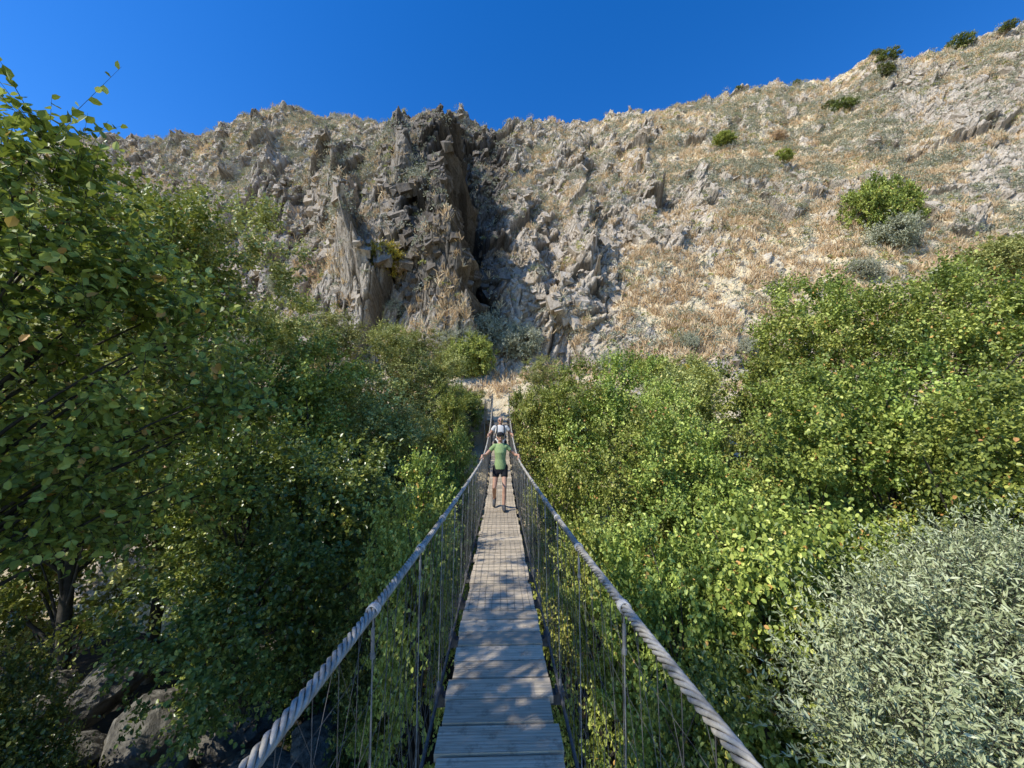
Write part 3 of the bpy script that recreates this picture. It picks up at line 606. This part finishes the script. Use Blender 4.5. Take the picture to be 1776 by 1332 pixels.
def person(loc,label,s,arms,legs,shirt,shortm,woman,lean=0.0):
    e=empty('person',loc);e.scale=(s,s,s);tag(e,label,'person')
    w=.82 if woman else 1.04
    B=[('t',[(.80,.13*w,.10,0,0),(.88,.158*w,.115,0,0),(.97,.14*w,.10,0,0),(1.08,.118*w,.09,0,0),(1.2,.14*w,.10,0,0),(1.3,.15*w,.09,0,0),(1.36,.11*w,.075,0,.0),(1.4,.06,.06,0,.005)]),
       ('c',(0,.01,1.36),(0,-.005,1.47),.053,.048),
       ('s',(0,-.01,1.535),(.073,.09,.095)),('s',(0,-.03,1.485),(.055,.065,.06)),('s',(0,-.06,1.45),(.028,.028,.022)),
       ('c',(0,-.098,1.545),(0,-.115,1.508),.009,.015),('s',(.076,.005,1.52),(.012,.02,.03)),('s',(-.076,.005,1.52),(.012,.02,.03)),
       ('s',(0,-.092,1.468),(.022,.012,.01))]
    for sg in(-1,1):
        sh,el,wr,hd=[Vector(v) for v in arms[sg]]
        B+=[('s',(sh.x*.92,sh.y,sh.z-.005),(.06*w,.058,.055)),('c',sh,el,.047*w,.037*w),('c',el,el.lerp(wr,.35),.037*w,.036*w),('c',el.lerp(wr,.35),wr,.036*w,.026*w)]
        B+=[('c',wr,hd+Vector((0,0,.03)),.024,.024),('c',hd+Vector((0,-.028,.03)),hd+Vector((0,.028,.03)),.017,.017)]
        for k,(oy,ln) in enumerate([(-.032,.9),(-.011,1.05),(.011,1.0),(.032,.8)]):
            a=hd+Vector((sg*.012,oy,.032));b=hd+Vector((sg*.040*ln,oy,.016));c=hd+Vector((sg*.036*ln,oy,-.018));d=hd+Vector((sg*.016,oy,-.034*ln))
            B+=[('c',a,b,.0095,.0088),('c',b,c,.0088,.008),('c',c,d,.008,.007)]
        a=hd+Vector((-sg*.01,-.02,.03));b=hd+Vector((-sg*.035,-.04,.008));c=hd+Vector((-sg*.024,-.052,-.022));B+=[('c',a,b,.012,.010),('c',b,c,.010,.008)]
        hp,kn,an,to=[Vector(v) for v in legs[sg]]
        cf=kn.lerp(an,.32)+Vector((0,.015,0))
        B+=[('c',hp,kn,.085*w,.054*w),('c',kn,cf,.052*w,.055*w),('c',cf,an,.055*w,.034),('c',an,to,.036,.03)]
    blob('body',B,M_skin,e,.0075,3)
    S=[('t',[(.84,.172*w,.128,0,0),(.92,.166*w,.125,0,0),(1.05,.138*w,.112,0,0),(1.13,.146*w,.118,0,-.004),(1.2,.16*w,.126 if woman else .118,0,-.01),(1.3,.166*w,.105,0,0),(1.36,.128*w,.085,0,.004),(1.395,.078,.07,0,.008)])]
    for sg in(-1,1):
        sh,el,wr,hd=[Vector(v) for v in arms[sg]];S+=[('s',(sh.x*.93,sh.y,sh.z),(.066*w,.064,.06)),('c',sh,sh.lerp(el,.45),.058*w,.06*w,1)]
    blob('t_shirt',S,shirt,e,.009,3)
    Sh=[('t',[(.76,.165*w,.12,0,.0),(.84,.172*w,.125,0,0),(.93,.16*w,.118,0,0),(.98,.15*w,.11,0,0)])]
    for sg in(-1,1):
        hp,kn,an,to=[Vector(v) for v in legs[sg]];Sh.append(('c',hp+Vector((0,0,.02)),hp.lerp(kn,.46),.1*w,.088*w,1))
    blob('shorts',Sh,shortm,e,.009,2)
    for sg in(-1,1):
        hp,kn,an,to=[Vector(v) for v in legs[sg]];d=(to-an);h=Vector((0,.05,-.03)) if sg==1 else Vector((0,.05,0.0))
        blob('shoe',[('c',an+h*.8+Vector((0,0,-.015)),to,.043,.036),('c',an+Vector((0,0,.01)),an+Vector((0,0,-.02)),.046,.046),('c',an.lerp(to,.4),to+Vector((0,-.03,0)),.042,.036)],M_shoe,e,.008,2)
    return e
armsW={-1:[(-.135,0,1.33),(-.325,.02,1.14),(-.39,-.15,1.14),(-.39,-.19,1.07)],1:[(.135,0,1.33),(.325,.02,1.145),(.39,-.14,1.15),(.39,-.19,1.07)]}
legsW={1:[(.085,0,.86),(.09,-.17,.47),(.075,-.17,.085),(.085,-.31,.04)],-1:[(-.085,0,.86),(-.125,-.10,.47),(-.13,.27,.19),(-.135,.17,.05)]}
yw=8.5;pw=person((0.0,yw,float(dz(yw))),"woman in green t-shirt, black shorts and cap walking holding both cables",1.0,armsW,legsW,M_shirt,M_black,True)
def face(e):
    mb=MB()
    for sg in(-1,1):
        mb.tube([(sg*.034,-.092,1.541),(sg*.034,-.1,1.541)],[.026,.024],14);mb.tube([(sg*.058,-.092,1.548),(sg*.078,-.02,1.545),(sg*.08,.02,1.54)],.003,5)
    mb.tube([(-.015,-.1,1.545),(.015,-.1,1.545)],.003,6);obj('sunglasses',mb.mesh('sunglasses'),e,M_lens)
    mb=MB();mb.tube([(-.022,-.097,1.469),(0,-.104,1.467),(.022,-.097,1.469)],[.002,.005,.002],6);obj('mouth',mb.mesh('mouth',True),e,M_lip)
face(pw)
blob('hair',[('s',(0,.022,1.535),(.08,.085,.088)),('c',(0,.085,1.53),(0,.12,1.40),.03,.018),('s',(.07,.02,1.51),(.015,.03,.045)),('s',(-.07,.02,1.51),(.015,.03,.045))],M_hair,pw,.008,2)
blob('cap',[('s',(0,-.004,1.578),(.083,.098,.062)),('s',(0,-.105,1.578),(.06,.065,.009))],M_black,pw,.006,1)
armsM={-1:[(-.18,0,1.33),(-.33,.02,1.12),(-.37,-.15,1.11),(-.36,-.2,1.043)],1:[(.18,0,1.33),(.335,.03,1.12),(.37,-.13,1.11),(.36,-.2,1.043)]}
legsM={1:[(.095,0,.86),(.10,-.06,.47),(.09,.1,.09),(.10,-.05,.04)],-1:[(-.095,0,.86),(-.10,-.12,.47),(-.09,-.12,.09),(-.10,-.27,.04)]}
ym=12.6;pm=person((0.0,ym,float(dz(ym))),"grey-haired man in pale grey t-shirt with dark backpack holding the cables",1.07,armsM,legsM,M_grey,M_black,False)
face(pm)
blob('hair',[('s',(0,.02,1.555),(.079,.082,.08))],M_ghair,pm,.008,2)
blob('backpack',[('s',(0,.17,1.15),(.14,.09,.2))],M_black,pm,.01,2)
for sg in(-1,1):
    mb=MB();mb.tube([(sg*.10,.12,1.34),(sg*.10,.03,1.405),(sg*.105,-.08,1.345),(sg*.115,-.122,1.22),(sg*.15,-.09,1.05),(sg*.17,.08,1.0)],.016,6)
    obj('backpack_strap',mb.mesh('backpack_strap',True),pm,M_black)
# ------------------------------------------------------------ light
sd=Vector((-.61,-.34,.72)).normalized();el=math.asin(sd.z)
sl=bpy.data.lights.new('sun','SUN');sl.energy=5.0;sl.angle=math.radians(.5);sl.color=(1,.97,.88)
so=bpy.data.objects.new('sun',sl);COL.objects.link(so);so.rotation_euler=sd.to_track_quat('Z','Y').to_euler();so.location=(-20,-10,40)
w=bpy.data.worlds.new("World");scene.world=w;w.use_nodes=True;nt=w.node_tree;bg=nt.nodes['Background']
sk=nt.nodes.new('ShaderNodeTexSky');sk.sky_type='NISHITA';sk.sun_disc=False;sk.sun_elevation=el;sk.sun_rotation=math.atan2(sd.x,sd.y)%(2*math.pi)
sk.altitude=600;sk.ozone_density=1.6;sk.dust_density=.2;sk.air_density=1.0
hs=nt.nodes.new('ShaderNodeHueSaturation');hs.inputs['Hue'].default_value=.512;hs.inputs['Saturation'].default_value=1.42;hs.inputs['Value'].default_value=1.7
nt.links.new(sk.outputs[0],hs.inputs['Color']);nt.links.new(hs.outputs[0],bg.inputs[0]);bg.inputs[1].default_value=.14
scene.view_settings.view_transform='Standard';scene.view_settings.look='None';scene.view_settings.exposure=0
cd_=bpy.data.cameras.new('camera');cd_.sensor_width=36;cd_.lens=F/1776*36;cd_.clip_end=2000;cd_.clip_start=.05
co=bpy.data.objects.new('camera',cd_);COL.objects.link(co);co.location=CAM;co.rotation_euler=(math.pi/2+PIT,0,-YAW);scene.camera=co
